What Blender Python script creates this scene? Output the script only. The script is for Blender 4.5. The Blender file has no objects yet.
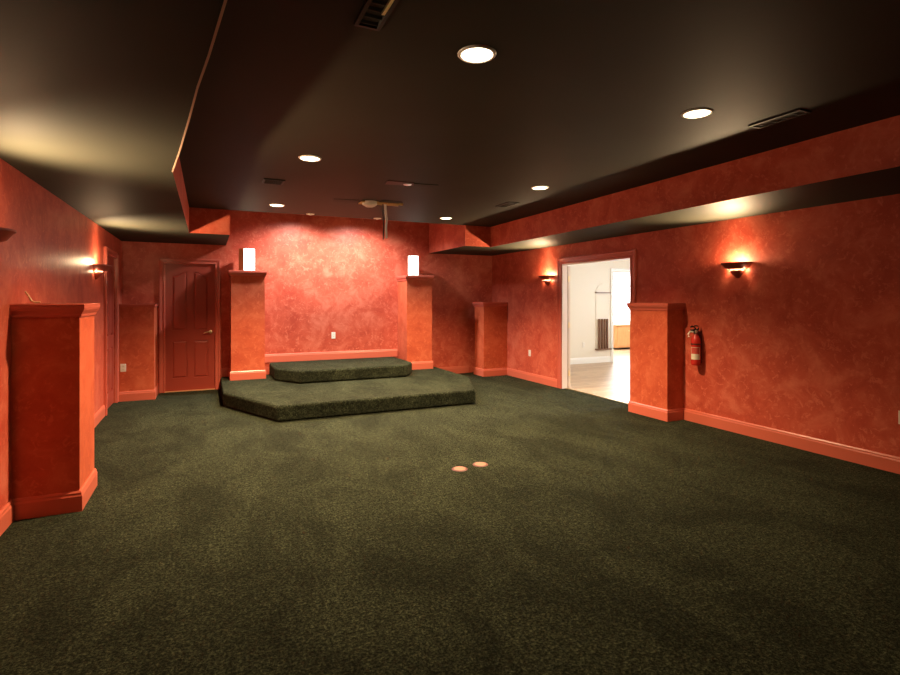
import bpy, bmesh, math, random
from mathutils import Vector
random.seed(7)
S = bpy.context.scene
COL = S.collection
PI = math.pi

# ------------------------------------------------------------------ camera, world, exposure
H = 1.48
cam_d = bpy.data.cameras.new('camera'); cam = bpy.data.objects.new('camera', cam_d); COL.objects.link(cam)
cam.location = (0, 0, H)
cam.rotation_euler = (PI/2, 0, -0.433)
cam_d.sensor_width = 36.0
cam_d.lens = 526.3/900*36
cam_d.shift_y = -38.25/900
cam_d.clip_start = 0.02
S.camera = cam

world = bpy.data.worlds.new('sky'); S.world = world; world.use_nodes = True
wb = world.node_tree.nodes['Background']
wb.inputs['Color'].default_value = (0.80, 0.90, 1.0, 1); wb.inputs['Strength'].default_value = 11.0

S.view_settings.view_transform = 'Standard'
S.view_settings.look = 'None'
S.view_settings.gamma = 1.0
S.view_settings.use_curve_mapping = False
S.view_settings.exposure = 0.0
S.cycles.max_bounces = 10
S.cycles.diffuse_bounces = 6
S.cycles.sample_clamp_indirect = 8.0

WARM = (1.0, 0.70, 0.39)
CAN_WATTS = (16, 95, 980, 760, 900, 900)
CAN_CONE = (120, 152, 140, 126, 122, 122)
SCONCE_W, SCONCE_OUT_W, SCONCE_LOW_W, WASH_W = 15, 290, 0.45, 290
FAR_W = 85

# ------------------------------------------------------------------ dimensions
LX, RX, BY, FY = -1.188, 5.338, 9.48, -2.6
SZ, CZ, UZ = 2.375, 2.72, 3.05
ST, SP = 0.2, 0.4            # stage, upper step

# ------------------------------------------------------------------ materials
def mat(name, col, rough=0.6, metal=0.0, spec=0.5):
    m = bpy.data.materials.new(name); m.use_nodes = True
    b = m.node_tree.nodes['Principled BSDF']
    b.inputs['Base Color'].default_value = (*col, 1); b.inputs['Roughness'].default_value = rough
    b.inputs['Metallic'].default_value = metal; b.inputs['Specular IOR Level'].default_value = spec
    return m

def noise(nt, scale, detail=4, rough=0.6, dist=0.0, sc=None):
    tc = nt.nodes.new('ShaderNodeTexCoord'); n = nt.nodes.new('ShaderNodeTexNoise')
    n.inputs['Scale'].default_value = scale; n.inputs['Detail'].default_value = detail
    n.inputs['Roughness'].default_value = rough; n.inputs['Distortion'].default_value = dist
    if sc:
        mp = nt.nodes.new('ShaderNodeMapping'); mp.inputs['Scale'].default_value = sc
        nt.links.new(tc.outputs['Object'], mp.inputs['Vector']); nt.links.new(mp.outputs['Vector'], n.inputs['Vector'])
    else:
        nt.links.new(tc.outputs['Object'], n.inputs['Vector'])
    return n

def ramp(nt, src, stops):
    r = nt.nodes.new('ShaderNodeValToRGB'); e = r.color_ramp.elements
    while len(e) < len(stops): e.new(0.5)
    for i, (p, c) in enumerate(stops):
        e[i].position = p; e[i].color = (*c, 1) if len(c) == 3 else c
    nt.links.new(src, r.inputs['Fac']); return r

def bump(nt, src, strength, dist):
    b = nt.nodes.new('ShaderNodeBump'); b.inputs['Strength'].default_value = strength; b.inputs['Distance'].default_value = dist
    nt.links.new(src, b.inputs['Height'])
    nt.links.new(b.outputs['Normal'], nt.nodes['Principled BSDF'].inputs['Normal'])

def mix(nt, fac, a, b, mode='MIX'):
    m = nt.nodes.new('ShaderNodeMix'); m.data_type = 'RGBA'; m.blend_type = mode
    if isinstance(fac, float): m.inputs[0].default_value = fac
    else: nt.links.new(fac, m.inputs[0])
    nt.links.new(a, m.inputs[6]); nt.links.new(b, m.inputs[7])
    return m.outputs[2]

def faux(name, dark, mid, light, rough=0.42):
    """rag rolled faux finish: cloudy colour with pale flecks"""
    m = mat(name, mid, rough, spec=0.35); nt = m.node_tree; b = nt.nodes['Principled BSDF']
    n1 = noise(nt, 3.4, 7, 0.68, 0.6)
    n2 = noise(nt, 17.0, 5, 0.72, 0.8)
    r1 = ramp(nt, n1.outputs['Fac'], [(0.36, dark), (0.5, mid), (0.68, light)])
    r2 = ramp(nt, n2.outputs['Fac'], [(0.54, (0, 0, 0)), (0.62, (0.9, 0.9, 0.9))])
    lt = nt.nodes.new('ShaderNodeRGB'); lt.outputs[0].default_value = (*light, 1)
    c = mix(nt, r2.outputs['Color'], r1.outputs['Color'], lt.outputs[0])
    nt.links.new(c, b.inputs['Base Color'])
    rr = nt.nodes.new('ShaderNodeMapRange'); rr.inputs['To Min'].default_value = rough-0.08; rr.inputs['To Max'].default_value = rough+0.12
    nt.links.new(n2.outputs['Fac'], rr.inputs['Value']); nt.links.new(rr.outputs['Result'], b.inputs['Roughness'])
    bump(nt, n2.outputs['Fac'], 0.06, 0.01)
    return m

M = {}
M['wall'] = faux('red_rag_rolled_paint', (0.44, 0.062, 0.034), (0.53, 0.090, 0.049), (0.64, 0.158, 0.095))
M['column'] = faux('red_rag_rolled_column_paint', (0.46, 0.074, 0.032), (0.54, 0.100, 0.043), (0.63, 0.150, 0.072))
M['trim'] = mat('salmon_red_trim_paint', (0.60, 0.135, 0.082), 0.32)
M['door'] = mat('brick_red_door_paint', (0.36, 0.055, 0.034), 0.36)
M['casing'] = mat('brick_red_casing_paint', (0.56, 0.12, 0.08), 0.25)

def ceiling_mat(name, c0, c1, rough):
    m = mat(name, c0, rough); nt = m.node_tree
    nt.nodes['Principled BSDF'].inputs['Specular IOR Level'].default_value = 0.10
    n = noise(nt, 1.4, 3, 0.5)
    r = ramp(nt, n.outputs['Fac'], [(0.3, c0), (0.7, c1)])
    nt.links.new(r.outputs['Color'], nt.nodes['Principled BSDF'].inputs['Base Color'])
    n2 = noise(nt, 120, 2, 0.5); bump(nt, n2.outputs['Fac'], 0.05, 0.003)
    return m
M['ceil'] = ceiling_mat('dark_ceiling_paint', (0.027, 0.0265, 0.0190), (0.033, 0.0325, 0.0240), 0.6)
M['bead'] = mat('corner_bead_highlight', (0.55, 0.36, 0.26), 0.4)  # the highlight along the soffit edge is put into this pale colour

def carpet(name):
    m = mat(name, (0.035, 0.05, 0.03), 0.95, spec=0.04); nt = m.node_tree; b = nt.nodes['Principled BSDF']
    fine = noise(nt, 75, 5, 0.85)
    midn = noise(nt, 28, 4, 0.7)
    big = noise(nt, 2.2, 6, 0.68, 0.8, (1.0, 0.6, 1.0))
    rf = ramp(nt, fine.outputs['Fac'], [(0.40, (0.0034, 0.0040, 0.0021)), (0.50, (0.0150, 0.0176, 0.0102)), (0.61, (0.058, 0.066, 0.039))])
    rm = ramp(nt, midn.outputs['Fac'], [(0.40, (0.60, 0.60, 0.60)), (0.60, (1.40, 1.40, 1.40))])
    rb = ramp(nt, big.outputs['Fac'], [(0.38, (0.66, 0.66, 0.66)), (0.62, (1.32, 1.32, 1.30))])
    c = mix(nt, 1.0, rf.outputs['Color'], rm.outputs['Color'], 'MULTIPLY')
    c = mix(nt, 1.0, c, rb.outputs['Color'], 'MULTIPLY')
    nt.links.new(c, b.inputs['Base Color'])
    b.inputs['Sheen Weight'].default_value = 0.03; b.inputs['Sheen Roughness'].default_value = 0.5; b.inputs['Sheen Tint'].default_value = (0.75, 0.78, 0.5, 1)
    ad = nt.nodes.new('ShaderNodeMath'); ad.operation = 'ADD'
    nt.links.new(fine.outputs['Fac'], ad.inputs[0]); nt.links.new(midn.outputs['Fac'], ad.inputs[1])
    bump(nt, ad.outputs[0], 0.7, 0.012)
    return m
M['carpet'] = carpet('dark_green_carpet')

M['black'] = mat('black_metal', (0.012, 0.012, 0.012), 0.5)
M['register'] = mat('dark_register_metal', (0.010, 0.009, 0.008), 0.6)
M['white'] = mat('white_plastic', (0.80, 0.76, 0.68), 0.4)
M['slot'] = mat('dark_slot', (0.03, 0.025, 0.02), 0.6)
M['brass'] = mat('brass', (0.88, 0.70, 0.44), 0.34, 1.0)
M['steel'] = mat('steel', (0.62, 0.62, 0.62), 0.3, 1.0)
M['sconce'] = mat('dark_red_sconce_wood', (0.32, 0.065, 0.04), 0.4)
M['ringred'] = mat('dark_red_ring', (0.09, 0.012, 0.007), 0.5)
M['peach'] = mat('peach_cover', (0.32, 0.155, 0.105), 0.8)
M['extred'] = mat('extinguisher_red', (0.55, 0.030, 0.022), 0.25)
M['paper'] = mat('cream_label', (0.75, 0.68, 0.52), 0.6)
M['labelred'] = mat('red_print', (0.55, 0.07, 0.05), 0.6)
M['wood_raw'] = mat('raw_yellow_wood', (0.62, 0.40, 0.14), 0.6)
M['grey_cable'] = mat('grey_cable', (0.85, 0.84, 0.84), 0.35)
M['hole'] = mat('brown_black_hole', (0.016, 0.010, 0.006), 0.8)
M['patchred'] = mat('maroon_patch', (0.055, 0.008, 0.007), 0.6)
M['tan'] = mat('tan_metal', (0.62, 0.34, 0.17), 0.45)
M['cream'] = mat('cream_wall_paint', (0.80, 0.74, 0.62), 0.6)
M['whitepaint'] = mat('white_trim_paint', (0.85, 0.84, 0.80), 0.4)
M['jamb'] = mat('pale_pink_jamb_paint', (0.88, 0.74, 0.70), 0.4)
M['leaf'] = mat('cream_door_paint', (0.75, 0.62, 0.52), 0.4)
M['glass'] = mat('window_glass', (1, 1, 1), 0.0)
M['glass'].node_tree.nodes['Principled BSDF'].inputs['Transmission Weight'].default_value = 1.0
M['wire'] = mat('cream_wire', (0.80, 0.62, 0.36), 0.5)

def emit(name, col, strength, base=(0.8, 0.75, 0.65)):
    m = mat(name, base, 0.4); b = m.node_tree.nodes['Principled BSDF']
    b.inputs['Emission Color'].default_value = (*col, 1); b.inputs['Emission Strength'].default_value = strength
    return m
M['lens'] = emit('glowing_lamp_lens', (1.0, 0.80, 0.50), 9.0)
M['bulb'] = emit('glowing_bulb', (1.0, 0.80, 0.50), 8.0)
M['slitglow'] = emit('glowing_glass_strip', (1.0, 0.72, 0.45), 0.3)
M['shade'] = emit('glowing_white_shade', (1.0, 0.95, 0.88), 5.0)

def planks(name, c0, c1):
    m = mat(name, c0, 0.4); nt = m.node_tree
    tc = nt.nodes.new('ShaderNodeTexCoord'); br = nt.nodes.new('ShaderNodeTexBrick')
    br.inputs['Scale'].default_value = 1.0; br.inputs['Brick Width'].default_value = 1.1; br.inputs['Row Height'].default_value = 0.14
    br.inputs['Mortar Size'].default_value = 0.004
    br.inputs['Color1'].default_value = (*c0, 1); br.inputs['Color2'].default_value = (*c1, 1)
    br.inputs['Mortar'].default_value = (c0[0]*.5, c0[1]*.5, c0[2]*.5, 1)
    nt.links.new(tc.outputs['Object'], br.inputs['Vector'])
    n = noise(nt, 3, 5, 0.6, 0.5, (1, 12, 1)); r = ramp(nt, n.outputs['Fac'], [(0.3, (0.8, 0.8, 0.8)), (0.7, (1.15, 1.15, 1.15))])
    nt.links.new(mix(nt, 1.0, br.outputs['Color'], r.outputs['Color'], 'MULTIPLY'), nt.nodes['Principled BSDF'].inputs['Base Color'])
    return m
M['planks'] = planks('light_plank_floor', (0.46, 0.31, 0.20), (0.56, 0.41, 0.28))
def woodm(name, c0, c1, sc=(1, 1, 10)):
    m = mat(name, c0, 0.4); nt = m.node_tree
    n = noise(nt, 4, 5, 0.6, 0.8, sc); r = ramp(nt, n.outputs['Fac'], [(0.3, c0), (0.7, c1)])
    nt.links.new(r.outputs['Color'], nt.nodes['Principled BSDF'].inputs['Base Color']); return m
M['orangewood'] = woodm('orange_wood', (0.52, 0.24, 0.10), (0.62, 0.32, 0.15), (10, 10, 1))
M['brownwood'] = woodm('brown_wood', (0.16, 0.075, 0.04), (0.24, 0.12, 0.07), (10, 10, 1))

# ------------------------------------------------------------------ mesh helpers
def bx(bm, x0, y0, z0, x1, y1, z1, mi=0):
    vs = [bm.verts.new((x, y, z)) for z in (z0, z1) for x, y in ((x0, y0), (x1, y0), (x1, y1), (x0, y1))]
    fs = [(3, 2, 1, 0), (4, 5, 6, 7), (0, 1, 5, 4), (1, 2, 6, 5), (2, 3, 7, 6), (3, 0, 4, 7)]
    out = []
    for f in fs:
        g = bm.faces.new([vs[i] for i in f]); g.material_index = mi; out.append(g)
    return out

def prism(bm, pts, z0, z1, mi=0, mtop=None, mbot=None, mp=None):
    """polygon in plan (counter-clockwise) extruded from z0 to z1; mp maps (u, v, w) to 3D"""
    mp = mp or (lambda u, v, w: (u, v, w))
    a = [bm.verts.new(mp(x, y, z0)) for x, y in pts]; b = [bm.verts.new(mp(x, y, z1)) for x, y in pts]
    n = len(pts)
    f = bm.faces.new(a[::-1]); f.material_index = mi if mbot is None else mbot
    f = bm.faces.new(b); f.material_index = mi if mtop is None else mtop
    for i in range(n):
        f = bm.faces.new((a[i], a[(i+1) % n], b[(i+1) % n], b[i])); f.material_index = mi

def sweep(bm, pts, prof, closed=False, mp=None, mi=0):
    """sweep a closed profile of (offset, height) along a plan polyline; offset is to the LEFT of travel"""
    mp = mp or (lambda u, v, w: (u, v, w))
    n = len(pts); rings = []
    for i in range(n):
        p = Vector(pts[i])
        d0 = d1 = None
        if i > 0 or closed: d0 = (p - Vector(pts[i-1])).normalized()
        if i < n-1 or closed: d1 = (Vector(pts[(i+1) % n]) - p).normalized()
        d0 = d0 or d1; d1 = d1 or d0
        n0 = Vector((-d0.y, d0.x)); n1 = Vector((-d1.y, d1.x)); m = (n0+n1)
        m = m / max(1e-6, m.dot(n0))
        rings.append([bm.verts.new(mp(*(p + m*o), h)) for o, h in prof])
    k = len(prof)
    for i in range(n if closed else n-1):
        A, B = rings[i], rings[(i+1) % n]
        for j in range(k):
            f = bm.faces.new((A[j], A[(j+1) % k], B[(j+1) % k], B[j])); f.material_index = mi
    if not closed:
        bm.faces.new(rings[0][::-1]).material_index = mi; bm.faces.new(rings[-1]).material_index = mi

def lathe(bm, prof, c=(0, 0, 0), a0=0.0, a1=2*PI, n=28, closed_prof=False, mi=0, axis='z', sx=1.0):
    full = abs(a1-a0-2*PI) < 1e-6
    rings = []
    for i in range(n if full else n+1):
        t = a0+(a1-a0)*i/n; ring = []
        for r, z in prof:
            p = (r*math.cos(t)*sx, r*math.sin(t), z)
            if axis == 'y': p = (p[0], p[2], p[1])
            if axis == 'x': p = (p[2], p[0], p[1])
            ring.append(bm.verts.new((c[0]+p[0], c[1]+p[1], c[2]+p[2])))
        rings.append(ring)
    k = len(prof)
    for i in range(n if full else n):
        A, B = rings[i], rings[(i+1) % len(rings)]
        for j in range(k if closed_prof else k-1):
            try:
                f = bm.faces.new((A[j], B[j], B[(j+1) % k], A[(j+1) % k])); f.material_index = mi
            except ValueError: pass
    if not full and closed_prof:
        bm.faces.new(rings[0]); bm.faces.new(rings[-1][::-1])

def disc(bm, r, c, n=28, mi=0, flip=False):
    vs = [bm.verts.new((c[0]+r*math.cos(2*PI*i/n), c[1]+r*math.sin(2*PI*i/n), c[2])) for i in range(n)]
    bm.faces.new(vs[::-1] if flip else vs).material_index = mi

def tube(bm, pts, r, n=10, mi=0):
    pts = [Vector(p) for p in pts]; rings = []
    for i, p in enumerate(pts):
        d = (pts[min(i+1, len(pts)-1)] - pts[max(i-1, 0)]).normalized()
        u = d.orthogonal().normalized() if abs(d.z) > 0.95 else d.cross(Vector((0, 0, 1))).normalized()
        w = d.cross(u)
        rr = r[i] if isinstance(r, (list, tuple)) else r
        rings.append([bm.verts.new(p + u*rr*math.cos(2*PI*k/n) + w*rr*math.sin(2*PI*k/n)) for k in range(n)])
    for A, B in zip(rings, rings[1:]):
        for k in range(n):
            bm.faces.new((A[k], A[(k+1) % n], B[(k+1) % n], B[k])).material_index = mi
    bm.faces.new(rings[0][::-1]); bm.faces.new(rings[-1])

def B(): return bmesh.new()

def obj(name, bm, mats, parent=None, smooth=False, bevel=0.0, seg=2):
    bmesh.ops.recalc_face_normals(bm, faces=bm.faces)
    me = bpy.data.meshes.new(name); bm.to_mesh(me); bm.free()
    for m in (mats if isinstance(mats, (list, tuple)) else [mats]): me.materials.append(M[m])
    o = bpy.data.objects.new(name, me); COL.objects.link(o)
    if parent: o.parent = parent
    if smooth:
        for p in me.polygons: p.use_smooth = True
        es = o.modifiers.new('split', 'EDGE_SPLIT'); es.split_angle = math.radians(40)
    if bevel:
        bv = o.modifiers.new('bevel', 'BEVEL'); bv.width = bevel; bv.segments = seg; bv.limit_method = 'ANGLE'; bv.angle_limit = math.radians(35)
    return o

def thing(name, label, cat, loc=(0, 0, 0), rz=0.0, group=None):
    o = bpy.data.objects.new(name, None); COL.objects.link(o); o.empty_display_size = 0.1
    o.location = loc; o.rotation_euler = (0, 0, rz)
    o['label'] = label; o['category'] = cat
    if group: o['group'] = group
    return o
def tag(o, label, cat, group=None):
    o['label'] = label; o['category'] = cat
    if group: o['group'] = group
    return o
def struct(o, label, cat):
    o['kind'] = 'structure'; o['label'] = label; o['category'] = cat; return o
def dup(root, loc, label, rz=None):
    r = root.copy(); COL.objects.link(r); r.location = loc; r['label'] = label
    if rz is not None: r.rotation_euler = (0, 0, rz)
    for ch in list(root.children):
        c = ch.copy(); COL.objects.link(c); c.parent = r
        for g in list(ch.children):
            d = g.copy(); COL.objects.link(d); d.parent = c
    return r
def lamp(name, kind, loc, energy, col, parent=None, **kw):
    d = bpy.data.lights.new(name, kind); d.energy = energy; d.color = col
    o = bpy.data.objects.new(name, d); COL.objects.link(o); o.location = loc
    if parent: o.parent = parent
    for k, v in kw.items():
        if k == 'rot': o.rotation_euler = v
        else: setattr(d, k, v)
    return o

# ------------------------------------------------------------------ structure: floor, walls
b = B(); bx(b, LX-0.15, FY-0.15, -0.12, RX+0.075, BY+0.15, 0.0)
struct(obj('floor', b, 'carpet'), 'dark green carpet floor of the red room', 'floor')

b = B(); bx(b, LX-0.15, FY, 0, LX, 8.0, UZ); bx(b, LX-0.15, 8.0, 2.06, LX, 8.83, UZ); bx(b, LX-0.15, 8.83, 0, LX, BY, UZ)
bx(b, LX-0.17, 7.9, 0, LX-0.08, 8.83, 2.07)
struct(obj('wall_left', b, 'wall'), 'red rag-rolled left wall with a door near its far end', 'wall')
DX0, DX1, DZ = -0.603, 0.124, 2.052
b = B(); bx(b, LX-0.15, BY, 0, DX0, BY+0.15, UZ); bx(b, DX0, BY, DZ, DX1, BY+0.15, UZ); bx(b, DX1, BY, 0, RX+0.15, BY+0.15, UZ)
bx(b, DX0-0.01, BY+0.09, 0, DX1+0.01, BY+0.17, DZ+0.01)
struct(obj('wall_back', b, 'wall'), 'red rag-rolled back wall behind the carpeted stage', 'wall')
OY0, OY1, OZ = 5.57, 7.13, 2.06
b = B(); bx(b, RX, FY, 0, RX+0.10, OY0, UZ); bx(b, RX, OY0, OZ, RX+0.10, OY1, UZ); bx(b, RX, OY1, 0, RX+0.10, BY+0.15, UZ)
struct(obj('wall_right', b, 'wall'), 'red rag-rolled right wall with the open doorway', 'wall')
b = B(); bx(b, LX-0.15, FY-0.15, 0, RX+0.15, FY, UZ)
struct(obj('wall_front', b, 'wall'), 'red wall behind the camera', 'wall')

# ceiling: main slab, raised part above the stage, soffits
b = B(); bx(b, LX-0.15, FY-0.15, CZ, RX+0.15, 7.92, CZ+0.12); bx(b, LX-0.15, 7.92-0.12, CZ+0.1, RX+0.15, 7.92, UZ+0.12)
bx(b, LX-0.15, 7.9, UZ, RX+0.15, BY+0.15, UZ+0.12)
struct(obj('ceiling', b, 'ceil'), 'dark painted ceiling with recessed lights', 'ceiling')

diag = [(0.47, FY), (0.30, -0.6), (0.16, 0.7), (0.051, 1.711), (0.007, 2.122), (-0.035, 2.46), (-0.080, 2.917), (-0.150, 3.58), (-0.218, 4.16)]
b = B(); prism(b, [(LX, FY)] + diag + [(-0.215, 7.92), (LX, 7.92)], SZ, CZ, 0, 0, 1)
prism(b, [(LX, 7.92), (0.29, 7.92), (0.29, BY), (LX, BY)], SZ, UZ, 0, 0, 1)
so = struct(obj('trim_1', b, ['wall', 'ceil']), 'lowered soffit along the left wall, dark underside and red edge', 'soffit')
b = B(); sweep(b, diag, [(-0.004, SZ-0.004), (0.004, SZ-0.004), (0.004, SZ+0.012), (-0.004, SZ+0.012)])
struct(obj('trim_2', b, 'bead'), 'thin corner bead on the edge of the left soffit, highlight put into its pale colour', 'trim')
b = B(); prism(b, [(RX, FY), (RX, 7.92), (4.42, 7.92), (4.33, 4.9), (4.24, 2.4), (4.19, FY)][::-1], SZ, CZ, 0, 0, 1)
prism(b, [(3.93, 7.90), (RX, 7.90), (RX, BY), (3.93, BY)], SZ, UZ, 0, 0, 1)
struct(obj('trim_3', b, ['wall', 'ceil']), 'lowered soffit along the right wall, dark underside and red edge', 'soffit')

# ------------------------------------------------------------------ baseboards
BBP = [(0, 0), (0.018, 0), (0.018, 0.105), (0.013, 0.118), (0.013, 0.128), (0.006, 0.14), (0, 0.14)]
def base(pts, z=0.0, side=1):
    b = B(); sweep(b, pts, [(o*side, h+z) for o, h in BBP]); return b
# room interior lies to the left when walking counter-clockwise
struct(obj('baseboard_right', base([(RX, FY), (RX, 4.67)]), 'trim'), 'salmon baseboard along the right wall in the foreground', 'baseboard')
struct(obj('baseboard_right_far', base([(RX, 7.235), (RX, 8.86)]), 'trim'), 'salmon baseboard on the right wall beyond the doorway', 'baseboard')
struct(obj('baseboard_back_right', base([(4.79, BY), (3.97, BY)]), 'trim'), 'salmon baseboard on the back wall right of the stage', 'baseboard')
struct(obj('baseboard_back_stage', base([(3.28, BY), (0.87, BY)], SP), 'trim'), 'salmon baseboard on the back wall above the upper step', 'baseboard')
struct(obj('baseboard_back_left', base([(0.345, BY), (0.215, BY)], ST), 'trim'), 'short salmon baseboard between back door and stage column', 'baseboard')
struct(obj('baseboard_left', base([(LX, 4.42), (LX, FY)]), 'trim'), 'salmon baseboard along the left wall in the foreground', 'baseboard')
struct(obj('baseboard_left_far', base([(LX, 7.905), (LX, 4.98)]), 'trim'), 'salmon baseboard on the left wall between column and door', 'baseboard')

# ------------------------------------------------------------------ doors
def door_slab(w, h, mp, panel_gap=0.1):
    """raised four-panel door; local u along width, v up, w outward"""
    b = B()
    prism(b, [(0, 0), (w, 0), (w, h), (0, h)], 0, 0.022, mp=mp)
    st, mid = 0.100*w/0.72, 0.088*w/0.72
    lo0, lo1, up0, up1 = 0.20, 0.80, 0.97, h-0.16
    c = w/2
    def frame(x0, x1, z0, z1): prism(b, [(x0, z0), (x1, z0), (x1, z1), (x0, z1)], 0.022, 0.034, mp=mp)
    frame(0, st, 0, h); frame(w-st, w, 0, h); frame(c-mid/2, c+mid/2, lo0, lo1); frame(c-mid/2, c+mid/2, up0, up1+0.05)
    frame(st, w-st, 0, lo0); frame(st, w-st, lo1, up0); frame(st, w-st, up1+0.05, h)
    def ogee(x_out, x_in, z, rise, n=8):
        return [(x_out+(x_in-x_out)*i/n, z+rise*(0.5-0.5*math.cos(PI*min(1, i/n*1.15)))) for i in range(n+1)]
    rise = 0.065; zt = up1-0.03
    for s in (0, 1):
        xo, xi = (st, c-mid/2) if s == 0 else (w-st, c+mid/2)
        top = ogee(xo, xi, zt, rise)
        # the arched rail above the panel
        poly = top + [(xi, up1+0.05), (xo, up1+0.05)]
        if s == 1: poly = poly[::-1]
        prism(b, poly, 0.022, 0.034, mp=mp)
        for (pts) in ([(xo, up0), (xi, up0)] + top[::-1], [(xo, lo0), (xi, lo0), (xi, lo1), (xo, lo1)]):
            cx = sum(p[0] for p in pts)/len(pts); cz = sum(p[1] for p in pts)/len(pts)
            x_lo, x_hi = min(p[0] for p in pts), max(p[0] for p in pts)
            z_lo, z_hi = min(p[1] for p in pts), max(p[1] for p in pts)
            def ins(m):
                return [(p[0]+(m if p[0] < cx else -m)*min(1, abs(p[0]-cx)/((x_hi-x_lo)/2)), p[1]+(m if p[1] < cz else -m)) for p in pts]
            A = [b.verts.new(mp(x, z, 0.022)) for x, z in ins(0.010)]; C = [b.verts.new(mp(x, z, 0.033)) for x, z in ins(0.034)]
            n = len(A)
            for i in range(n): b.faces.new((A[i], A[(i+1) % n], C[(i+1) % n], C[i]))
            b.faces.new(C)
    return b

CAS = [(0, 0), (0.005, 0.022), (0.018, 0.022), (0.024, 0.015), (0.055, 0.017), (0.062, 0.026), (0.084, 0.028), (0.09, 0.024), (0.09, 0)]
def casing(u0, u1, v1, mp, v0=0.0, wd=1.0):
    b = B(); sweep(b, [(u0, v0), (u0, v1), (u1, v1), (u1, v0)], [(o*wd, h) for o, h in CAS], mp=mp); return b

# back door
mpb = lambda u, v, w: (u, BY-w, v)
d1 = thing('door_1', 'closed brick-red panel door in the back wall left of the stage', 'door', (0, 0, 0)); d1['kind'] = 'structure'
mp1 = lambda u, v, w: (DX0+u, BY+0.05-w, 0.012+v)
obj('slab', door_slab(DX1-DX0, DZ-0.016, mp1), 'door', d1)
obj('casing', casing(DX0, DX1, DZ, mpb, wd=0.88), 'casing', d1)
b = B(); bx(b, DX0, BY-0.001, 0, DX0+0.012, BY+0.09, DZ); bx(b, DX1-0.004, BY-0.001, 0, DX1, BY+0.09, DZ); bx(b, DX0, BY-0.001, DZ-0.004, DX1, BY+0.09, DZ)
obj('jamb', b, 'casing', d1)
b = B(); bx(b, DX0, BY-0.02, 0, DX1, BY+0.09, 0.012); obj('threshold', b, 'tan', d1)
b = B(); hx = DX1-0.065; hy = BY+0.016
lathe(b, [(0, 0), (0.027, 0), (0.027, -0.008), (0.012, -0.012), (0.010, -0.045), (0, -0.047)], (hx, hy, 0.945), axis='y', n=20)
tube(b, [(hx, hy-0.042, 0.945), (hx-0.03, hy-0.050, 0.950), (hx-0.075, hy-0.050, 0.938), (hx-0.105, hy-0.045, 0.925)], [0.010, 0.010, 0.009, 0.007])
h = obj('lever_handle', b, 'brass', d1, smooth=True); h['label'] = 'brass lever handle'

# left wall door
d2 = thing('door_2', 'red panel door in the left wall beside the far wall sconce', 'door'); d2['kind'] = 'structure'
LY0, LY1 = 8.0, 8.83
mp2 = lambda u, v, w: (LX-0.05+w, LY1-u, 0.012+v)
obj('slab', door_slab(LY1-LY0, DZ-0.004, mp2), 'door', d2)
mp2c = lambda u, v, w: (LX+w*1.3, LY1-u, v)
obj('casing', casing(0, LY1-LY0, 2.06, mp2c), 'casing', d2)

# ------------------------------------------------------------------ doorway in the right wall
d3 = thing('door_3', 'wide open doorway in the right wall to a bright room', 'doorway'); d3['kind'] = 'structure'
mp3 = lambda u, v, w: (RX-w, u, v)
c = obj('casing', casing(OY0, OY1, OZ, lambda u, v, w: (RX-w, u, v), wd=1.12), 'casing', d3)
b = B(); bx(b, RX-0.001, OY0, 0, RX+0.102, OY0+0.012, OZ); bx(b, RX-0.001, OY1-0.012, 0, RX+0.102, OY1, OZ); bx(b, RX-0.001, OY0, OZ-0.012, RX+0.102, OY1, OZ)
obj('jamb', b, 'jamb', d3)['label'] = 'pale pink jamb'
b = B(); bx(b, RX+0.05, OY0, -0.001, RX+0.09, OY1, 0.012); obj('threshold', b, 'brass', d3)
lf = thing('door_leaf', 'cream door leaf swung fully open behind the doorway', 'door', (RX+0.125, 7.125, 0.0)); lf['kind'] = 'structure'; lf.name = 'door_4'
b = B(); bx(b, 0.0, 0.0, 0.012, 0.04, 0.78, 2.03)
obj('slab', b, 'leaf', lf)
for z in (0.25, 1.05, 1.82):
    b = B(); lathe(b, [(0, z-0.045), (0.007, z-0.045), (0.007, z+0.045), (0, z+0.045)], (-0.006, -0.008, 0), n=10); bx(b, -0.005, -0.004, z-0.045, 0.03, 0.001, z+0.045)
    obj('hinge', b, 'brass', lf)

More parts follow.
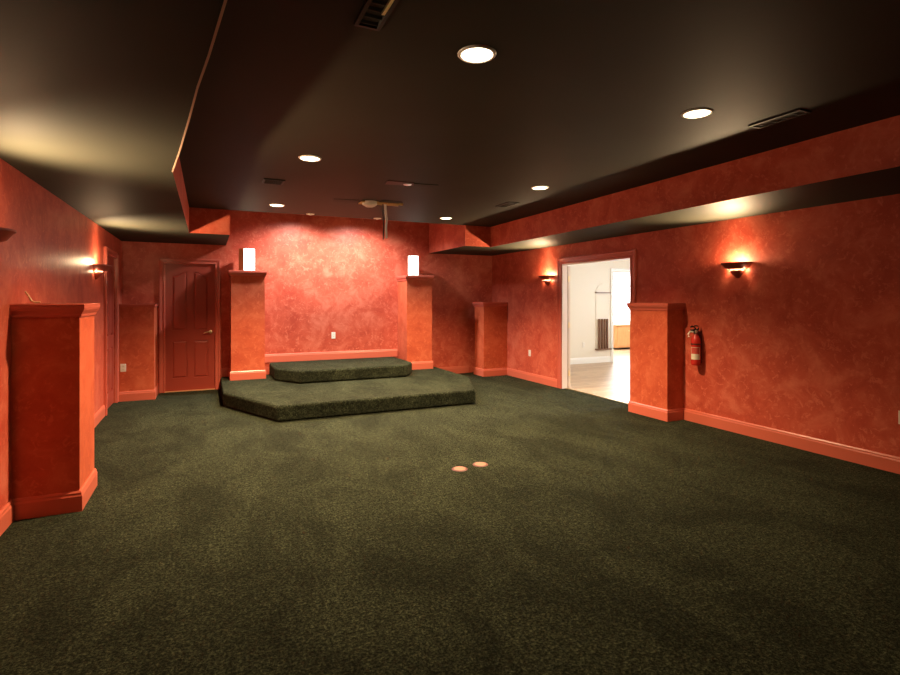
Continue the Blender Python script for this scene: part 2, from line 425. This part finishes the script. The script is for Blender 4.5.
# ------------------------------------------------------------------ low columns
CAP = [(0, 0), (0.012, 0), (0.014, 0.018), (0.030, 0.045), (0.034, 0.060), (0.034, 0.085), (0.026, 0.092), (0, 0.092)]
def column(label, x0, y0, x1, y1, z0, z1, side, plain=False, path=None):
    """side = which side is fixed to a wall: 'l', 'r', 'b' or 'n' for none"""
    t = thing('half_column', label, 'column', ((x0+x1)/2, (y0+y1)/2, z0))
    ox, oy = (x0+x1)/2, (y0+y1)/2
    X0, X1, Y0, Y1 = x0-ox, x1-ox, y0-oy, y1-oy; hh = z1-z0
    b = B(); bx(b, X0, Y0, 0, X1, Y1, hh-0.02); obj('shaft', b, 'column', t)
    # counter-clockwise walk puts the inside on the left, so offsets go right (negative)
    paths = {'l': [(X0, Y0), (X1, Y0), (X1, Y1), (X0, Y1)], 'r': [(X1, Y1), (X0, Y1), (X0, Y0), (X1, Y0)],
             'b': [(X0, Y1), (X0, Y0), (X1, Y0), (X1, Y1)], 'lb': [(X0, Y0), (X1, Y0), (X1, Y1)], 'rb': [(X0, Y1), (X0, Y0), (X1, Y0)]}
    p = paths[side]
    b = B(); sweep(b, p, [(-o, h) for o, h in BBP]); obj('base_moulding', b, 'trim', t)
    cap = [(0, 0), (0.010, 0), (0.012, 0.030), (0.018, 0.034), (0.018, 0.046), (0, 0.046)] if plain else CAP
    ch = 0.046 if plain else 0.092
    b = B(); sweep(b, p, [(-o, hh-ch+h) for o, h in cap]); 
    bx(b, X0+0.001, Y0+0.001, hh-0.03, X1-0.001, Y1-0.001, hh-0.001)
    obj('cap_moulding', b, 'casing', t)
    return t
column('low red column on the left wall in the foreground, its near face in shadow', LX, 4.435, -0.808, 4.965, 0, 1.45, 'l')
column('low red column against the right wall beside the doorway and fire extinguisher', 5.068, 4.685, RX, 5.30, 0, 1.435, 'r')
column('tall red column on the left of the stage with a lit white lamp on top', 0.348, 8.98, 0.852, BY, ST, 1.935, 'b')
column('tall red column on the right of the stage with a lit white lamp on top', 3.29, 8.98, 3.785, BY, ST, 1.915, 'b')
column('low red column in the far right corner', 4.815, 8.875, RX, 9.25, 0, 1.425, 'r')
column('low red half wall in the far left corner beside the back door', LX, 8.92, -0.708, BY, 0, 1.41, 'lb', plain=True)

# ------------------------------------------------------------------ stage
def carpet_block(pts, z0, z1):
    b = B(); prism(b, pts, z0, z1); return b
t = obj('stage_platform', carpet_block([(0.775, 6.60), (3.45, 6.60), (3.95, 7.80), (3.95, BY-0.002), (0.205, BY-0.002), (0.205, 7.88)], 0, ST), 'carpet', bevel=0.035, seg=4)
tag(t, 'low green carpeted stage platform with angled front corners', 'stage')
t = obj('stage_step', carpet_block([(1.27, 8.16), (3.0, 8.16), (3.215, 8.52), (3.215, BY-0.002), (0.97, BY-0.002), (0.97, 8.68)], ST, SP), 'carpet', bevel=0.035, seg=4)
tag(t, 'smaller green carpeted upper step standing on the stage platform', 'step')

# ------------------------------------------------------------------ recessed ceiling lights
def can():
    t = thing('recessed_light', '', 'ceiling light', (0, 0, CZ), group='recessed ceiling lights')
    b = B(); lathe(b, [(0.082, 0.0), (0.080, -0.006), (0.084, -0.009), (0.092, -0.008), (0.098, -0.003), (0.099, 0.0)], n=32); obj('trim_ring', b, 'whitepaint', t, smooth=True)
    b = B(); lathe(b, [(0, -0.0105), (0.045, -0.0095), (0.080, -0.006), (0.082, 0.0)], n=32); obj('lens', b, 'lens', t, smooth=True)
    lamp('spot', 'SPOT', (0, 0, -0.03), CAN_WATTS[0], WARM, t, spot_size=math.radians(CAN_CONE[0]), spot_blend=0.85, shadow_soft_size=0.06)
    return t
cans = [((1.24, 2.358), 'recessed ceiling light nearest the camera, at the top centre'),
        ((2.963, 2.491), 'recessed ceiling light on the right, nearest the right soffit'),
        ((0.823, 4.71), 'glaring recessed ceiling light left of centre, in front of the small square vent'),
        ((3.357, 4.882), 'recessed ceiling light near the right soffit and its small vent'),
        ((0.839, 7.24), 'recessed ceiling light above the left stage column'),
        ((3.315, 7.316), 'recessed ceiling light above the right stage column')]
c0 = can()
for i, ((x, y), l) in enumerate(cans):
    if i == 0: c0.location = (x, y, CZ); c0['label'] = l
    else:
        r = dup(c0, (x, y, CZ), l)
        for ch in r.children:
            if ch.type == 'LIGHT': ch.data = ch.data.copy(); ch.data.energy = CAN_WATTS[i]; ch.data.spot_size = math.radians(CAN_CONE[i])

# small eyeball downlights at the edge of the main ceiling, and the two washing the back wall from the raised ceiling
def eyeball(x, y, z, label, lit):
    t = thing('eyeball_light', label, 'ceiling light', (x, y, z), group='small white eyeball lights')
    b = B(); lathe(b, [(0.028, -0.002), (0.030, -0.006), (0.055, -0.007), (0.062, 0.0)], n=24); obj('trim_ring', b, 'white', t, smooth=True)
    b = B(); lathe(b, [(0, -0.022), (0.016, -0.018), (0.027, -0.006), (0.029, 0.0)], n=20); obj('eyeball', b, 'white', t, smooth=True)
    if lit: lamp('spot', 'SPOT', (0, 0, -0.045), WASH_W, (0.96, 0.98, 0.94), t, spot_size=math.radians(150), spot_blend=0.85, shadow_soft_size=0.04, rot=(math.radians(2), 0, 0))
    return t
eyeball(1.367, 7.80, CZ, 'small white eyeball light at the ceiling edge over the stage, left one', False)
eyeball(2.374, 7.79, CZ, 'small white eyeball light at the ceiling edge over the stage, behind the hanging cable', False)
eyeball(1.41, 8.75, UZ, 'small eyeball light in the raised ceiling washing the left of the back wall', True)
eyeball(2.48, 8.75, UZ, 'small eyeball light in the raised ceiling washing the centre of the back wall', True)

# ------------------------------------------------------------------ wall sconces
def sconce(label):
    t = thing('wall_sconce', label, 'wall lamp', group='red half bowl wall sconces')
    P = dict(a0=0.0, a1=PI, n=28)
    b = B(); lathe(b, [(0.172, 0.0), (0.172, -0.012), (0.158, -0.022), (0.128, -0.062), (0.100, -0.072), (0.094, -0.068), (0.122, -0.056), (0.150, -0.018), (0.160, 0.0)], closed_prof=True, sx=1.0, **P)
    bx(b, -0.098, -0.001, -0.09, 0.098, 0.008, -0.002)
    obj('bowl', b, 'sconce', t, smooth=True)
    b = B(); lathe(b, [(0.085, -0.088), (0.085, -0.098), (0.066, -0.118), (0.020, -0.168), (0.0, -0.174), (0.0, -0.088)], closed_prof=True, **P); obj('finial', b, 'sconce', t, smooth=True)
    b = B(); lathe(b, [(0.074, -0.071), (0.074, -0.089), (0.0, -0.089), (0.0, -0.071)], closed_prof=True, **P); obj('glass_strip', b, 'slitglow', t, smooth=True)
    b = B(); lathe(b, [(0, -0.045), (0.018, -0.04), (0.026, -0.02), (0.018, 0.0), (0, 0.006)], (0, 0.07, -0.018), n=16); obj('bulb', b, 'bulb', t, smooth=True)
    lamp('uplight', 'POINT', (0, 0.10, 0.012), SCONCE_W, WARM, t, shadow_soft_size=0.05)
    lamp('outlight', 'SPOT', (0, 0.09, 0.0), SCONCE_OUT_W, WARM, t, spot_size=math.radians(118), spot_blend=1.0, shadow_soft_size=0.04, rot=(math.radians(180-40), 0, 0))
    for sx in (-1, 1):
        lamp('downlight', 'POINT', (sx*0.105, 0.03, -0.085), SCONCE_LOW_W, (1, 0.66, 0.36), t, shadow_soft_size=0.008)
    return t
s0 = sconce('red half-bowl wall sconce on the right wall above the fire extinguisher')
s0.location = (RX, 3.95, 1.885); s0.rotation_euler = (0, 0, PI/2)
dup(s0, (RX, 7.52, 1.885), 'red half-bowl wall sconce on the right wall beside the doorway casing')
dup(s0, (LX, 3.86, 1.885), 'red half-bowl wall sconce on the left wall, cut off by the left picture edge', -PI/2)
dup(s0, (LX, 7.36, 1.885), 'red half-bowl wall sconce on the left wall in front of the door', -PI/2)

# ------------------------------------------------------------------ lamps on the stage columns
def column_lamp(label, x, y, z, rz):
    t = thing('column_lamp', label, 'lamp', (x, y, z), rz, group='white lamps on the stage columns')
    b = B(); bx(b, -0.10, 0.0, 0.0, 0.10, 0.12, 0.37); obj('backplate', b, 'tan', t, bevel=0.004)
    b = B(); lathe(b, [(0.0, 0.008), (0.094, 0.008), (0.094, 0.362), (0.0, 0.362)], a0=PI, a1=2*PI, n=24, closed_prof=True); obj('shade', b, 'shade', t, smooth=True)
    b = B(); lathe(b, [(0.0, 0.0), (0.099, 0.0), (0.099, 0.010), (0.0, 0.010)], a0=PI, a1=2*PI, n=24, closed_prof=True)
    obj('base_ring', b, 'steel', t)
    return t
column_lamp('lit white half-round lamp on top of the left stage column', 0.62, 9.16, 1.936, 0.62)
column_lamp('lit white half-round lamp on top of the right stage column', 3.485, 9.16, 1.916, -0.36)

# ------------------------------------------------------------------ outlets
def outlet(label, loc, rz, group='white outlet plates'):
    t = thing('outlet_plate', label, 'outlet', loc, rz, group)
    b = B(); bx(b, -0.036, -0.007, -0.058, 0.036, 0.0, 0.058); obj('plate', b, 'white', t, bevel=0.003)
    for s in (-1, 1):
        r = B(); lathe(r, [(0, -0.0085), (0.016, -0.0085), (0.017, -0.006)], (0, 0, s*0.024), axis='y', n=18); so = obj('socket', r, 'white', t)
        q = B()
        for k in (-1, 1): bx(q, k*0.006-0.0012, -0.0092, s*0.024-0.004, k*0.006+0.0012, -0.0083, s*0.024+0.006)
        obj('slot', q, 'slot', so)
    return t
o0 = outlet('white outlet plate on the back wall above the upper step', (2.07, BY, 0.83), 0)
dup(o0, (-1.10, 8.92, 0.485), 'white outlet plate on the half wall in the far left corner')
dup(o0, (RX, 8.085, 0.50), 'white outlet plate low on the right wall below the far sconce', -PI/2)
dup(o0, (RX, 2.425, 0.478), 'white outlet plate on the right wall at the right picture edge', -PI/2)

# ------------------------------------------------------------------ fire extinguisher
t = thing('fire_extinguisher', 'small red fire extinguisher hung on the right wall beside the low column', 'fire extinguisher', (RX-0.075, 4.44, 0.70))
b = B(); lathe(b, [(0, 0.0), (0.045, 0.0), (0.052, 0.012), (0.053, 0.03), (0.053, 0.27), (0.048, 0.31), (0.032, 0.345), (0.020, 0.36), (0.020, 0.375), (0, 0.375)], n=28)
cyl = obj('cylinder', b, 'extred', t, smooth=True)
b = B(); lathe(b, [(0.0538, 0.07), (0.0538, 0.215)], a0=math.radians(150), a1=math.radians(275), n=16); lb = obj('paper_label', b, 'paper', cyl, smooth=True); lb['label'] = 'cream and red printed label'
b = B(); lathe(b, [(0.0542, 0.135), (0.0542, 0.21)], a0=math.radians(158), a1=math.radians(266), n=14)
obj('printed_panel', b, 'labelred', cyl, smooth=True)
b = B(); lathe(b, [(0, 0.372), (0.022, 0.372), (0.024, 0.385), (0.024, 0.405), (0.016, 0.42), (0, 0.42)], n=18); bx(b, -0.075, -0.014, 0.405, 0.02, 0.014, 0.425)
obj('valve_head', b, 'black', t, smooth=True)
b = B(); tube(b, [(0.0, 0, 0.425), (-0.03, 0, 0.455), (-0.06, 0.0, 0.462), (-0.085, 0, 0.452)], 0.010); tube(b, [(0.01, 0, 0.40), (0.045, 0, 0.43), (0.04, 0, 0.46), (-0.02, 0, 0.468)], 0.008)
obj('squeeze_handle', b, 'black', t, smooth=True)
b = B(); lathe(b, [(0, -0.012), (0.018, -0.012), (0.018, 0.0), (0, 0.0)], (-0.022, -0.014, 0.398), axis='y', n=18); obj('gauge', b, 'white', t, smooth=True)
b = B(); tube(b, [(-0.01, 0.026, 0.39), (-0.03, 0.055, 0.395), (-0.05, 0.066, 0.36), (-0.052, 0.058, 0.33)], [0.010, 0.011, 0.012, 0.017]); obj('nozzle', b, 'white', t, smooth=True)
b = B(); bx(b, 0.045, -0.02, 0.02, 0.075, 0.02, 0.40); lathe(b, [(0.054, 0.24), (0.0555, 0.24), (0.0555, 0.258), (0.054, 0.258)], closed_prof=True, n=28); obj('bracket', b, 'ringred', t)

# ------------------------------------------------------------------ floor outlet covers
def cover(x, y, label):
    t = thing('floor_outlet_cover', label, 'floor outlet', (x, y, 0.0), group='round floor outlet covers')
    b = B(); lathe(b, [(0.050, 0.001), (0.052, 0.005), (0.064, 0.004), (0.070, 0.0)], n=32); obj('rim', b, 'ringred', t, smooth=True)
    b = B(); lathe(b, [(0, 0.0062), (0.050, 0.0060), (0.054, 0.003)], n=32); obj('cover_plate', b, 'peach', t, smooth=True)
    return t
cover(2.002, 4.13, 'peach round outlet cover in the carpet, the left and nearer of the two')
cover(2.225, 4.165, 'peach round outlet cover in the carpet, the right and farther of the two')

# ------------------------------------------------------------------ ceiling registers
def register(name, label, x, y, w, d, n, rz=0.0):
    t = thing(name, label, 'vent', (x, y, CZ), rz, 'dark ceiling vents')
    b = B(); sweep(b, [(-w/2, -d/2), (w/2, -d/2), (w/2, d/2), (-w/2, d/2)], [(0, 0), (0, -0.010), (0.018, -0.012), (0.022, 0)], closed=True); obj('frame', b, 'register', t)
    b = B(); bx(b, -w/2+0.01, -d/2+0.01, -0.002, w/2-0.01, d/2-0.01, 0.0); obj('backing', b, 'hole', t)
    for i in range(n):
        yy = -d/2+0.02+(d-0.04)*(i+0.5)/n
        b = B(); prism(b, [(yy-0.008, -0.002), (yy-0.004, -0.002), (yy+0.010, -0.010), (yy+0.006, -0.010)], -w/2+0.018, w/2-0.018, mp=lambda u, v, q: (q, u, v)); obj('louvre', b, 'register', t)
    return t
register('ceiling_vent', 'small dark square ceiling vent behind the glaring left light', 0.637, 5.80, 0.21, 0.22, 6)
register('ceiling_vent', 'small dark ceiling vent near the right soffit, beyond the far right light', 3.56, 5.92, 0.16, 0.34, 5)
register('ceiling_vent', 'dark ceiling vent near the right soffit in the foreground', 3.56, 2.33, 0.12, 0.36, 4)
t = register('ceiling_vent', 'narrow black ceiling vent at the top picture edge with a pale metal strip', 0.66, 2.08, 0.12, 0.50, 8)
b = B(); bx(b, 0.02, -0.15, -0.022, 0.034, 0.09, -0.010); obj('metal_strip', b, 'brass', t)['label'] = 'pale metal strip'

# ------------------------------------------------------------------ remains of the projector mount
t = thing('ceiling_opening', 'rough dark opening in the ceiling with raw wood edges and hanging cable', 'ceiling opening', (1.85, 6.52, CZ))
b = B(); prism(b, [(-0.43, -0.02), (-0.05, -0.10), (-0.05, 0.12), (-0.40, 0.14)], -0.004, 0.0); obj('slot', b, 'hole', t)
b = B(); bx(b, 0.14, -0.20, -0.006, 0.40, 0.22, 0.0); obj('hatch', b, 'hole', t)
b = B(); bx(b, -0.08, -0.075, -0.022, 0.46, -0.045, 0.0); bx(b, 0.12, 0.02, -0.02, 0.43, 0.045, 0.0); bx(b, -0.08, -0.07, -0.018, -0.06, 0.11, 0.0); bx(b, -0.08, 0.09, -0.018, 0.14, 0.11, 0.0)
obj('wood_edging', b, 'wood_raw', t)
b = B(); lathe(b, [(0.0, -0.055), (0.07, -0.055), (0.092, -0.040), (0.095, 0.0)], (0.03, -0.02, 0), n=28); lathe(b, [(0.045, -0.062), (0.05, -0.066), (0.055, -0.062)], (0.03, -0.02, 0), n=24)
obj('junction_box', b, 'white', t, smooth=True)['label'] = 'round white junction box'
b = B(); tube(b, [(0.24, 0.0, 0.0), (0.245, 0.0, -0.08), (0.258, -0.005, -0.2), (0.252, 0, -0.32), (0.258, 0.0, -0.45)], 0.016)
obj('cable', b, 'grey_cable', t, smooth=True)['label'] = 'hanging grey cable'
b = B(); tube(b, [(0.215, 0.01, 0.0), (0.212, 0.01, -0.12), (0.225, 0.01, -0.3), (0.218, 0.01, -0.47)], 0.008)
obj('cable', b, 'black', t, smooth=True)['label'] = 'thin dark cable'

t = thing('ceiling_patch', 'flat maroon and brown patch on the ceiling in front of the hanging cable', 'ceiling patch', (1.98, 5.33, CZ))
b = B(); prism(b, [(-0.27, -0.08), (0.02, -0.10), (0.06, 0.04), (-0.24, 0.10)], -0.006, 0.0); obj('maroon_panel', b, 'patchred', t)
b = B(); prism(b, [(0.03, -0.06), (0.30, -0.10), (0.27, 0.02), (0.05, 0.06)], -0.005, 0.0); obj('brown_panel', b, 'hole', t)
b = B(); lathe(b, [(0, -0.013), (0.04, -0.012), (0.048, -0.004)], (-0.02, 0.0, 0), n=20); obj('disc', b, 'steel', t)['label'] = 'pale round cap'

# stub of wire on the near left column
b = B(); tube(b, [(-1.145, 4.56, 1.535), (-1.125, 4.56, 1.50), (-1.11, 4.56, 1.468), (-1.09, 4.56, 1.458), (-1.06, 4.56, 1.460)], [0.004, 0.006, 0.007, 0.007, 0.005])
tag(obj('wire_stub', b, 'wire', smooth=True), 'short bent cream wire on top of the low column in the left foreground', 'wire')

# ------------------------------------------------------------------ bright room beyond the doorway
FX0, FX1, FYA, FYB, FZ = RX+0.10, 10.6, 3.2, 9.70, 2.62
b = B(); bx(b, RX+0.075, FYA-0.1, -0.12, FX1+2.6, 13.0, -0.002); struct(obj('floor_far_room', b, 'planks'), 'light plank floor of the bright room', 'floor')
b = B(); bx(b, FX0, FYA-0.1, FZ, FX1+2.6, 13.0, FZ+0.1); struct(obj('ceiling_far_room', b, 'whitepaint'), 'white ceiling of the bright room', 'ceiling')
NX0, NX1, NZ = 8.74, 9.75, 2.13
b = B(); bx(b, FX0, FYB, 0, NX0, FYB+0.13, FZ); bx(b, NX0, FYB, NZ, NX1, FYB+0.13, FZ); bx(b, NX1, FYB, 0, FX1+0.15, FYB+0.13, FZ)
struct(obj('wall_far_room_back', b, 'cream'), 'cream wall seen through the doorway', 'wall')
b = B(); bx(b, FX0, FYA-0.15, 0, FX1+0.15, FYA, FZ); struct(obj('wall_far_room_front', b, 'cream'), 'cream near wall of the bright room', 'wall')
WY0, WY1, WZ0, WZ1 = 4.6, 8.6, 0.85, 2.25
b = B(); bx(b, FX1, FYA, 0, FX1+0.15, WY0, FZ); bx(b, FX1, WY1, 0, FX1+0.15, FYB, FZ); bx(b, FX1, WY0, 0, FX1+0.15, WY1, WZ0); bx(b, FX1, WY0, WZ1, FX1+0.15, WY1, FZ)
struct(obj('wall_far_room_right', b, 'cream'), 'cream right wall of the bright room with the added window', 'wall')
b = B(); bx(b, FX0, FYA, 0, FX0+0.004, OY0, FZ); bx(b, FX0, OY0, OZ, FX0+0.004, OY1, FZ); bx(b, FX0, OY1, 0, FX0+0.004, FYB, FZ)
struct(obj('wall_far_room_left', b, 'cream'), 'cream face of the doorway wall in the bright room', 'wall')
def window(name, label, x0, x1, y0, y1, z0, z1, along):
    t = thing(name, label, 'window'); t['kind'] = 'structure'
    b = B(); w = 0.05; L0, L1 = (y0, y1) if along == 'y' else (x0, x1)
    def bb(a0, a1, za, zb):
        if along == 'y': bx(b, x0, a0, za, x1, a1, zb)
        else: bx(b, a0, y0, za, a1, y1, zb)
    bb(L0, L1, z0, z0+w); bb(L0, L1, z1-w, z1); bb(L0, L0+w, z0+w, z1-w); bb(L1-w, L1, z0+w, z1-w)
    n = max(2, round((L1-L0)/0.9))
    for i in range(1, n): a = L0+(L1-L0)*i/n; bb(a-0.02, a+0.02, z0+w, z1-w)
    zm = z0+(z1-z0)*0.72; bb(L0+w, L1-w, zm-0.015, zm+0.015)
    obj('frame', b, 'whitepaint', t)
    return t
window('added_window_1', 'unseen white framed window added to let daylight into the bright room', FX1+0.06, FX1+0.11, WY0, WY1, WZ0, WZ1, 'y')  # unseen window, added so that sky light fills the far room
# nook beyond the cased opening
NY = 12.5
b = B(); bx(b, 8.6, FYB+0.13, 0, 8.70, NY, FZ); struct(obj('wall_nook_left', b, 'cream'), 'cream side wall beyond the cased opening', 'wall')
b = B(); bx(b, 8.6, NY, 0, 13.1, NY+0.13, 0.74); bx(b, 8.6, NY, 2.33, 13.1, NY+0.13, FZ); bx(b, 8.6, NY, 0.74, 10.4, NY+0.13, 2.33); bx(b, 12.8, NY, 0.74, 13.1, NY+0.13, 2.33)
struct(obj('wall_nook_back', b, 'cream'), 'cream window wall beyond the cased opening', 'wall')
b = B(); bx(b, 13.0, FYB, 0, 13.1, NY, FZ); bx(b, FX1+0.15, FYB, 0, 13.1, FYB+0.13, FZ); struct(obj('wall_nook_right', b, 'cream'), 'cream right wall beyond the cased opening', 'wall')
window('window_2', 'bright window seen through the cased opening', 10.4, 12.8, NY+0.04, NY+0.09, 0.74, 2.33, 'x')
d5 = thing('door_5', 'white cased opening in the cream wall of the bright room', 'doorway'); d5['kind'] = 'structure'
obj('casing', casing(NX0, NX1, NZ, lambda u, v, w: (u, FYB-w, v), wd=0.9), 'whitepaint', d5)
b = B(); bx(b, NX0, FYB-0.001, 0, NX0+0.012, FYB+0.131, NZ); bx(b, NX1-0.012, FYB-0.001, 0, NX1, FYB+0.131, NZ); bx(b, NX0, FYB-0.001, NZ-0.012, NX1, FYB+0.131, NZ)
obj('jamb', b, 'whitepaint', d5)
struct(obj('baseboard_far_room', base([(NX0-0.085, FYB), (FX0, FYB)]), 'whitepaint'), 'white baseboard in the bright room', 'baseboard')
t = dup(o0, (7.87, FYB, 0.43), 'white outlet plate on the cream wall of the bright room')

t = thing('wall_rack', 'tall narrow brown rack on the cream wall of the bright room', 'rack', (8.41, FYB, 0.30))
b = B(); prism(b, [(-0.19, 0.02), (0.19, 0.02), (0.19, 1.38), (0.12, 1.50), (0.0, 1.56), (-0.12, 1.50), (-0.19, 1.38)], 0, 0.012, mp=lambda u, v, w: (u, -w, v)); obj('back_panel', b, 'cream', t)
b = B(); bx(b, -0.21, -0.09, 0.0, 0.21, 0, 0.03); obj('ledge', b, 'brownwood', t)
b = B(); bx(b, -0.21, -0.07, 1.32, 0.21, 0, 1.345); obj('upper_rail', b, 'brownwood', t)
for i in range(4):
    x = -0.12+0.08*i
    b = B(); lathe(b, [(0, 0.03), (0.026, 0.03), (0.024, 0.72), (0.0, 0.72)], (x, -0.045, 0), n=12); obj('slat', b, 'brownwood', t)
t = thing('wooden_cabinet', 'low orange wood cabinet under the bright window', 'cabinet', (11.6, 12.15, 0))
b = B(); bx(b, -0.75, -0.25, 0.06, 0.85, 0.3, 0.70); obj('body', b, 'orangewood', t)
b = B(); bx(b, -0.78, -0.28, 0.70, 0.88, 0.32, 0.735); obj('top', b, 'orangewood', t, bevel=0.004)
for k in range(3):
    b = B(); bx(b, -0.72+k*0.52, -0.268, 0.10, -0.24+k*0.52, -0.25, 0.67); d = obj('door', b, 'orangewood', t, bevel=0.004)
    b = B(); lathe(b, [(0, -0.022), (0.012, -0.020), (0.008, 0.0)], (-0.30+k*0.52, -0.268, 0.55), axis='y', n=12); obj('knob', b, 'brass', d)
# unseen ceiling lamps added to brighten the far room and the doorway jamb
def flush(x, y, label):
    t = thing('added_fill_lamp', label, 'ceiling light', (x, y, FZ), group='added flush lamps of the bright room')
    b = B(); lathe(b, [(0.17, 0), (0.17, -0.03), (0.15, -0.035)], n=28); obj('rim', b, 'steel', t, smooth=True)
    b = B(); lathe(b, [(0, -0.09), (0.09, -0.075), (0.15, -0.033)], n=28); obj('shade', b, 'shade', t, smooth=True)
    lamp('area', 'AREA', (0, 0, -0.11), FAR_W, (1, 0.93, 0.82), t, shape='DISK', size=0.3)
flush(7.1, 5.7, 'unseen round flush lamp added to brighten the room beyond the doorway')
flush(10.2, 11.2, 'unseen round flush lamp added to brighten the space beyond the cased opening')
